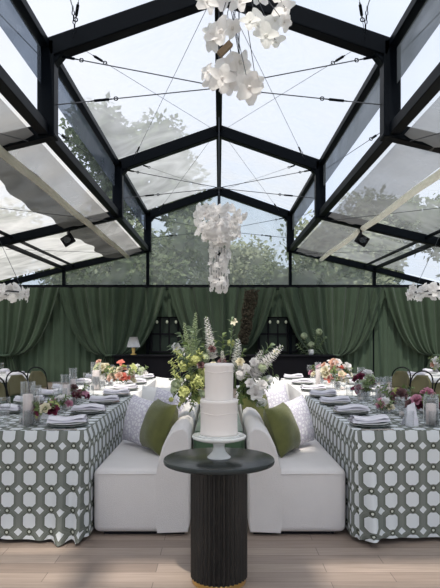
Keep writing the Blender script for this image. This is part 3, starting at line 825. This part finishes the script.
for sd, s, a, b, m, nf in TB:
    x0 = TI
    ns = 4 if nf == 'near' else 3
    for k in range(ns):
        y = a+.22+(b-a-.40)*k/(ns-1)
        for side, xx in (('aisle', x0+.185), ('outer', TO-.185)):
            w = '%s %s place from the front on the %s %s table' % (ORD[k], side, nf, sd)
            X = s*xx; jx = rs.uniform(-.01, .01); inn = 1 if side == 'aisle' else -1
            tag(place('charger_plate', charger_me, None, (X, y, ZC), (0, 0, 0), (.88, .88, 1)), 'dark charger plate at the '+w, 'plate', 'dark charger plates at the place settings')
            tag(place('dinner_plate', plate_me, None, (X, y, ZC+.009)), 'white dinner plate at the '+w, 'plate', 'white plates at the place settings')
            tag(place('napkin', nap[k % 3], None, (X+jx, y-.01, ZC+.026), (0, 0, rs.uniform(-.12, .12))), 'pale folded napkin at the '+w, 'napkin', 'napkins at the place settings')
            gx = s*(xx+inn*.23)
            tag(place('wine_glass', gob, None, (gx, y+.06, ZC)), 'stemmed wine glass at the '+w, 'glass', 'wine glasses at the place settings')
            tag(place('water_glass', tum, None, (gx+s*inn*.03, y-.05, ZC)), 'short clear tumbler at the '+w, 'glass', 'tumblers at the place settings')
            if nf == 'near':
                tag(place('knife', knife_me, None, (X, y-.19, ZC), (0, 0, 0)), 'metal knife at the '+w, 'cutlery', 'metal cutlery')
                if k < ns-1: tag(place('fork', fork_me, None, (X, y+.19, ZC), (0, 0, 0)), 'metal fork at the '+w, 'cutlery', 'metal cutlery')
        turn = -.32 if nf == 'far' else -.12
        chair(s*(TO+.43), y, turn if s < 0 else PI-turn, 'dark framed olive chair, %s outer seat of the %s %s table' % (ORD[k], nf, sd))
# candle cylinders
def hurricane(x, y, h, r_, label, candle=True, z=ZC):
    t = thing('candle_holder', label, 'candle', (x, y, z))
    MB().lathe([(.0, 0), (r_, 0), (r_, h), (r_-.003, h), (r_-.003, .008), (.0, .008)], 28).build('glass_cylinder', M['glass'], t, smooth=True)
    if candle: MB().lathe([(.0, .009), (r_*.7, .009), (r_*.7, h*.7), (r_*.5, h*.71), (.0, h*.7)], 18).build('candle', M['wax'], t, smooth=True); MB().tube([(0, 0, h*.7), (.002, 0, h*.74)], .0015, 4).build('wick', M['blackm'], t)
hurricane(P(28, 0, 4.28).x, 4.28, .31, .052, 'tall glass candle cylinder nearest the camera on the left table')
hurricane(P(36, 0, 4.42).x, 4.42, .27, .04, 'slimmer glass candle cylinder behind the nearest left one')
hurricane(P(66, 0, 5.15).x, 5.15, .30, .045, 'tall glass candle cylinder amid the burgundy flowers on the left table')
hurricane(P(73, 0, 5.4).x, 5.4, .34, .035, 'thin glass candle cylinder midway down the left table')
hurricane(P(431, 0, 4.25).x, 4.25, .22, .05, 'wide glass candle cylinder at the right edge of the right table')
hurricane(P(388, 0, 4.9).x, 4.9, .30, .032, 'thin tall glass candle cylinder near the burgundy flowers on the right table')
hurricane(P(380, 0, 5.1).x, 5.1, .28, .04, 'glass candle cylinder left of the thin one on the right table')
hurricane(P(361, 0, 6.2).x, 6.2, .3, .04, 'glass candle cylinder beside tall white flowers on the right table')
hurricane(P(96, 0, 6.9).x, 6.9, .32, .06, 'wide glass cylinder left of the peach flowers on the far left table')
hurricane(P(318, 0, 7.3).x, 7.3, .3, .04, 'slim candle cylinder left of the coral flowers on the far right table')
for sd, s, a, b, m, nf in TB:
    for k in range(6):
        y = a+.32+(b-a-.5)*k/5; x = s*(1.42+.05*math.sin(k*2.7))
        t = thing('votive_candle', 'small glass votive candle, %s from the front on the %s %s table' % (ORD[k], nf, sd), 'candle', (x, y, ZC), group='votive candles down the table centres')
        MB().lathe([(.0, 0), (.028, 0), (.033, .06), (.031, .06), (.027, .006), (.0, .006)], 16).build('glass_cup', M['glass'], t, smooth=True)
        MB().lathe([(.0, .007), (.025, .007), (.026, .035), (.0, .036)], 12).build('wax', M['wax'], t, smooth=True)
# low flower clusters
def cluster(cx, Y, label, mats, nn, spread, h, rz, big=.05, leaves=5, vase=(.05, .09, 'glass'), z=ZC):
    X = P(cx, 0, Y).x; r = random.Random(rz); its = []
    for k in range(nn):
        a = r.uniform(0, 2*PI); q = spread*r.random()**.5
        p = Vector((X+q*math.cos(a), Y+q*math.sin(a)*.7, z+vase[1]+h*r.uniform(.05, 1)*(1-.4*q/spread)))
        its.append((r.choice(('rose', 'rose', 'orchid')), mats[k % len(mats)], p, big*r.uniform(.75, 1.2), (p.x-X+r.uniform(-.03, .03), (p.y-Y)-.08, .12)))
    for k in range(leaves):
        a = 2*PI*k/leaves+r.random(); L = spread*1.3+.03
        its.append(('leaf_spray', 'leaf', (X, Y, z+vase[1]*.8), L, (math.cos(a), math.sin(a), .9)))
    arrangement(label, (X, Y, z), its, vase)
cluster(46, 4.3, 'small low vase of green and burgundy blooms on the near left table', ['lime', 'burg', 'leaf', 'petal', 'burg', 'cream_p'], 9, .075, .09, 1, .058)
cluster(76, 5.35, 'low vase of burgundy and mauve blooms midway along the left table', ['burg', 'mauve', 'burg', 'petal', 'pink'], 9, .10, .10, 2, .045)
cluster(60, 4.75, 'low vase of small white flowers behind the green bloom on the left table', ['petal', 'petalcool', 'pink'], 7, .07, .08, 12, .035)
cluster(123, 7.0, 'taller peach and coral arrangement on the far left table', ['peach', 'cream_p', 'lime', 'petal', 'coral', 'peach', 'cream_p'], 22, .15, .26, 3, .055)
cluster(105, 7.5, 'cream and peach arrangement left of the coral one on the far left table', ['cream_p', 'peach', 'petal', 'lime'], 18, .15, .26, 4, .055)
cluster(140, 8.2, 'small white arrangement at the far end of the left table', ['petalcool', 'petal', 'palegreen'], 9, .11, .16, 5, .05)
cluster(336, 7.0, 'tall coral and cream arrangement on the far right table', ['cream_p', 'cream_p', 'peach', 'petal', 'cream_p', 'coral', 'petal'], 28, .17, .30, 6, .055)
cluster(322, 7.8, 'pale pink and cream arrangement left of the coral one on the far right table', ['petal', 'cream_p', 'petal', 'pink'], 16, .14, .22, 7, .05)
cluster(366, 5.9, 'white and burgundy flowers midway along the right table', ['burg', 'petal', 'burg', 'palegreen', 'petal'], 13, .12, .2, 8, .055)
cluster(395, 4.9, 'low vase of burgundy and white blooms on the near right table', ['burg', 'petal', 'pink', 'lime', 'mauve'], 12, .13, .13, 9, .055)
cluster(424, 4.55, 'low vase of pink and burgundy blooms at the right edge of the near right table', ['pink', 'burg', 'burg', 'petal', 'mauve'], 12, .11, .14, 10, .055)
cluster(384, 4.5, 'small vase of pale pink and cream blooms on the near right table', ['petal', 'cream_p', 'pink'], 6, .06, .08, 13, .035)
# white tented menu card
def card(px, Y, label, w=.10, h=.16, rz=.15):
    X = P(px, 0, Y).x; t = MB()
    for sgn in (-1, 1):
        t.add([(-w/2, sgn*.035, 0), (w/2, sgn*.035, 0), (w*.34, 0, h), (-w*.18, 0, h*.86), (-w/2, sgn*.036, .001), (w/2, sgn*.037, .001)], [(0, 1, 2, 3)])
    o = t.build('standing_napkin', M['napkin'], loc=(X, Y, ZC)); o.rotation_euler = (0, 0, rz)
    sm = o.modifiers.new('thick', 'SOLIDIFY'); sm.thickness = .004
    tag(o, label, 'napkin')
card(410, 4.28, 'white peaked napkin standing before the burgundy blooms on the right table')
card(46, 4.6, 'white peaked napkin standing among glasses on the left table', .09, .15, -.2)
def frame_card(px, Y, label):
    t = thing('table_sign', label, 'sign', (P(px, 0, Y).x, Y, ZC))
    MB().box(-.055, .055, -.002, .002, .01, .17).build('panel', M['glass'], t)
    MB().box(-.06, .06, -.02, .02, 0, .01).build('foot', M['glass'], t)
    f = MB()
    for a, b in (((-.055, .01), (-.055, .17)), ((.055, .01), (.055, .17)), ((-.055, .17), (.055, .17))): f.bar((a[0], 0, a[1]), (b[0], 0, b[1]), .004, .004, up=(0, 1, 0))
    f.build('edge', M['china'], t)
frame_card(431, 4.45, 'clear upright table sign at the right edge of the near right table')

# ------------------------------------------------------------ round tables at the sides
for s, sd, cx, cy, mk in ((-1, 'left', -3.75, 9.1, 'green'), (1, 'right', 3.65, 9.1, 'olivecloth')):
    t = thing('round_table', 'round table under its cloth on the far %s side' % sd, 'table', (cx, cy, 0))
    MB().lathe([(.0, .70), (.86, .70), (.86, .74), (.0, .74)], 40).build('tabletop', M['wood'], t)
    MB().lathe([(.3, 0), (.3, .03), (.04, .06), (.04, .70)], 20).build('pedestal', M['wood'], t)
    mb = MB(); vs = []; N = 200
    for j in range(9):
        v = j/8
        for k in range(N):
            a = 2*PI*k/N; r_ = .89+v*(.05+.035*math.sin(a*22)+.02*math.sin(a*37+1)); vs.append((r_*math.cos(a), r_*math.sin(a), .748-.738*v))
    mb.add(vs, [(j*N+k, (j+1)*N+k, (j+1)*N+(k+1) % N, j*N+(k+1) % N) for j in range(8) for k in range(N)]+[tuple(range(N))])
    tag(mb.build('tablecloth', M[mk], smooth=False, loc=(cx, cy, 0)), '%s floor length cloth on the round table at the far %s' % ('dark green' if s < 0 else 'olive green', sd), 'tablecloth')
    mb = MB().lathe([(.0, .750), (.885, .750), (.905, .745), (.93, .70), (.925, .70), (.90, .740), (.0, .7485)], 60)
    tag(mb.build('table_topper', M['white'], smooth=True, loc=(cx, cy, 0)), 'white round topper over the cloth of the far %s round table' % sd, 'tablecloth')
    ws = ['nearest the aisle', 'nearest the camera', 'facing the curtains']
    for k, ang in enumerate((0, -70, 70) if s < 0 else (180, 250, 110)):
        a = math.radians(ang); q = (cx+.66*math.cos(a), cy+.66*math.sin(a))
        w = '%s on the far %s round table' % (ws[k], sd)
        tag(place('dinner_plate', plate_me, None, (*q, .749)), 'white dinner plate '+w, 'plate', 'plates on the round tables')
        tag(place('napkin', nap[k], None, (*q, .770), (0, 0, a)), 'pale folded napkin '+w, 'napkin', 'napkins on the round tables')
        q = (cx+.42*math.cos(a+.3), cy+.42*math.sin(a+.3))
        tag(place('wine_glass', gob, None, (*q, .751)), 'stemmed wine glass '+w, 'glass', 'glasses on the round tables')
    cluster((cx+(.15 if s < 0 else -.25))/9.1*F+219+(0 if s > 0 else 0), 9.1, 'cream and pale green flowers centred on the far %s round table' % sd, ['cream_p', 'lime', 'petal', 'cream_p', 'peach'], 18, .20, .25, 14+s, .07, z=.751)
chair(3.45, 7.55, PI/2, 'dark framed chair with olive back on the near side of the far right round table')

# ------------------------------------------------------------ flower chandeliers
om = [orchid_mesh(M['petal'], i, 5) for i in range(3)]; omc = [orchid_mesh(M['petalcool'], 5+i, 4) for i in range(2)]
r = random.Random(77)
top = P(243, -20, 4.6)
t = thing('flower_chandelier', 'hanging cluster of large white paper orchids and wires nearest the camera', 'chandelier', (top.x, 4.6, 0))
L = Vector((top.x, 4.6, 0))
MB().tube([P(239, -150, 4.6)-L, P(239, 60, 4.6)-L], .005, 6).build('wire', M['cable'], t)
MB().bar(P(219, 55, 4.6)-L, P(231, 43, 4.6)-L, .045, .05).build('hub', M['wood'], t, bevel=.008)
big = [(232, 70, .15, 0), (222, 78, .11, 0), (249, 88, .13, 0), (214, 82, .09, 0), (240, 62, .09, 0), (228, 84, .09, 0), (256, 82, .09, 0), (208, 72, .07, 0), (244, 78, .10, 0),
       (222, 32, .13, 0), (214, 40, .09, 0), (232, 28, .08, 0), (257, 24, .13, 1), (266, 36, .10, 1), (276, 42, .08, 1), (250, 22, .08, 1), (206, 2, .10, 0), (222, -4, .11, 0), (286, 10, .10, 0), (275, 20, .09, 1),
       (280, -4, .11, 0), (200, -6, .08, 0), (240, 2, .09, 0), (262, -8, .1, 0), (284, 22, .07, 0), (210, 33, .07, 1)]
for i, (px, py, q, cool) in enumerate(big):
    Y = 4.6+r.uniform(-.12, .12); p = P(px, py, Y)
    place('orchid_bloom', (omc[i % 2] if cool else om[i % 3]), t, p-L, aim((r.uniform(-1, 1), -1.2, r.uniform(-.9, .5))), q)
    if i % 2 == 0:
        MB().tube([P(239+r.uniform(-3, 3), -30, 4.6)-L, (P(239, -30, 4.6)+p)/2-L+Vector((r.uniform(-.08, .08), 0, .06)), p-L], .003, 5).build('stem', M['cable'], t)
small = [orchid_mesh(M['petal'], 30+i, 5) for i in range(3)]
top = P(219, 200, 11.0)
t = thing('flower_chandelier', 'hanging white flower cascade wide on top and tapering down, over the far aisle', 'chandelier', (0, 11, 0)); L = Vector((0, 11, 0))
MB().tube([(0, 0, 5.35), (0, 0, 2.2)], .01, 6).build('wire', M['cable'], t)
MB().blob((0, 0, 3.25), .25, 12, 8, .1, (1.1, .8, .8)).build('core', M['petal'], t, smooth=True)
def bloom(nm, py, u, q):
    f = (py-205)/86
    hw = max(25*(1-((f-.17)/.34)**2) if f < .44 else 0, 10 if f < .8 else 8.5)
    Y = 11+r.uniform(-1, .4)*(hw/F*11)
    place(nm, small[r.randrange(3)], t, P(219.5+u*hw, py, Y)-L, aim((u, -1, r.uniform(-.7, .5))), q)
for k in range(90): bloom('orchid_bloom', 207+33*((k*.618) % 1), -1+2*((k*.7548) % 1)+r.uniform(-.05, .05), r.uniform(.07, .105))
for k in range(95): bloom('small_blossom', 238+54*((k*.618) % 1), -1+2*((k*.7548) % 1), r.uniform(.045, .07))
for k in range(9):
    u = -.2+.05*k; MB().tube([(u, -.05+.02*(k % 3), 3.0), (u*.9, -.04, 2.2)], .004, 4).build('strand', M['cable'], t)
for s, sd, pxe in ((-1, 'left', 31), (1, 'right', 406)):
    Y = 9.0; cx = P(pxe, 0, Y).x+s*.62; z = P(0, 292.5, Y).z
    t = thing('flower_ring', 'hanging ring of white blossoms over the %s side tables' % sd, 'chandelier', (cx, Y, z))
    MB().tube([(.5*math.cos(a*PI/20), .5*math.sin(a*PI/20), 0) for a in range(41)], .012, 6, False).build('hoop', M['cable'], t)
    for a in range(3):
        q = a*2*PI/3+.5; MB().tube([(.5*math.cos(q), .5*math.sin(q), 0), (0, 0, 1.1)], .004, 5).build('wire', M['cable'], t)
    MB().tube([(0, 0, 1.1), (0, 0, KB+.0-(abs(cx)-KX)*(KB-EZ)/(EX-KX)+.07-z)], .006, 5).build('wire', M['cable'], t)
    for k in range(60):
        q = 2*PI*k/60+r.uniform(-.05, .05); rad = .5+r.uniform(-.06, .06)
        d = Vector((math.cos(q), math.sin(q), r.uniform(-.4, .8)))
        place('orchid_bloom', small[k % 3], t, (rad*math.cos(q), rad*math.sin(q), r.uniform(-.06, .06)), aim(d), r.uniform(.075, .105))

# ------------------------------------------------------------ trees outside
def crown_mesh(m, seed, nl=7000, ls=.42):
    r = random.Random(seed); mb = MB()
    lobes = [(Vector((r.uniform(-.55, .55), r.uniform(-.55, .55), r.uniform(-.5, .75))), r.uniform(.28, .5)) for _ in range(16)]
    for c, q in lobes: mb.blob(c*3, q*1.5, 9, 7, .25, rnd=r)
    for k in range(nl):
        c, q = lobes[k % len(lobes)]; v = rndv(r); v.normalize()
        p = c*3+v*q*3*r.uniform(.72, 1.12); a = rndv(r).normalized(); b = a.cross(v+Vector((.01, .02, .03))).normalized(); s_ = ls*r.uniform(.5, 1)
        mb.add([p, p+a*s_*.5+b*s_*.25, p+a*s_, p+a*s_*.5-b*s_*.25], [(0, 1, 2, 3)])
    return mb.mesh('crown', m)
cms = [crown_mesh(M['fol'], 1), crown_mesh(M['fol2'], 2), crown_mesh(M['fol'], 3)]
trunk = MB().tube([(0, 0, -3), (.1, 0, -1), (0, .1, 1)], [.28, .2, .12], 8).mesh('trunk', M['bark'], True)
TR = [(-4.6, 34, 10.2, 1.25, 'tall pale tree beyond the roof, left of the ridge'), (-6.5, 29, 4.6, .95, 'bushy tree behind the left part of the gable'), (-2.6, 28, 3.9, .9, 'leafy tree just left of the gable centre'),
      (3.0, 30, 2.6, .75, 'leafy tree just right of the gable centre'), (6.0, 29, 4.4, .95, 'bushy tree behind the right part of the gable'), (-12, 28, 4.4, 1.0, 'tree beyond the left side wall near the back corner'),
      (12, 27, 4.6, 1.0, 'tree beyond the right side wall near the back corner'), (-16, 20, 4.2, 1.0, 'tree outside left of the tent beyond the side roof'), (16.5, 20, 4.8, 1.1, 'tree outside right of the tent beyond the side roof'),
      (9.5, 38, 6.5, 1.2, 'taller tree further back behind the right of the gable'), (.9, 40, 4.9, 1.0, 'distant tree straight behind the gable')]
for i, (x, y, z, sc, lb) in enumerate(TR):
    t = thing('tree', lb, 'tree', (x, y, -.12), i*1.1, 'trees outside the tent')
    k = z/3.0
    place('crown', cms[i % 3], t, (0, 0, z+.1), (0, 0, 0), (sc*1.15, sc*1.15, sc*1.0))
    MB().tube([(0, 0, 0), (.1, 0, z*.5), (0, .1, z)], [.3, .22, .12], 8).build('trunk', M['bark'], t, smooth=True)

# ------------------------------------------------------------ light
w = bpy.data.worlds.new('sky'); S.world = w; w.use_nodes = True
t = NT(w.node_tree); bg = w.node_tree.nodes['Background']
co = t.n('ShaderNodeTexCoord').outputs['Generated']
no = t.n('ShaderNodeTexNoise'); no.inputs['Scale'].default_value = 2.2; no.inputs['Detail'].default_value = 6; t.l(co, no.inputs['Vector'])
rp = t.n('ShaderNodeValToRGB'); rp.color_ramp.elements[0].position = .35; rp.color_ramp.elements[1].position = .65
t.l(no.outputs['Fac'], rp.inputs[0])
t.l(t.mix(rp.outputs[0], (.64, .74, .90), (.82, .85, .93)), bg.inputs['Color'])
bg.inputs['Strength'].default_value = 1.0
sl = bpy.data.lights.new('sun', 'SUN'); sl.energy = 3.3; sl.color = (1, .92, .80); sl.angle = .03
so = bpy.data.objects.new('sun', sl); C.objects.link(so)
d = Vector((.06, .52, -1.0))     # light travels away from the viewer and down
so.rotation_euler = d.to_track_quat('-Z', 'Y').to_euler(); so.location = (-5, -10, 20)

cam = bpy.data.cameras.new('camera'); co_ = bpy.data.objects.new('camera', cam); C.objects.link(co_); S.camera = co_
cam.sensor_fit = 'VERTICAL'; cam.sensor_height = 36; cam.lens = 36*F/588
co_.location = (0, 0, H); co_.rotation_euler = (PI/2, 0, 0)
cam.shift_y = (333-294)/588; cam.shift_x = 1/588
cam.clip_end = 300
S.view_settings.view_transform = 'Standard'; S.view_settings.look = 'None'; S.view_settings.gamma = 1
S.view_settings.exposure = 0.3
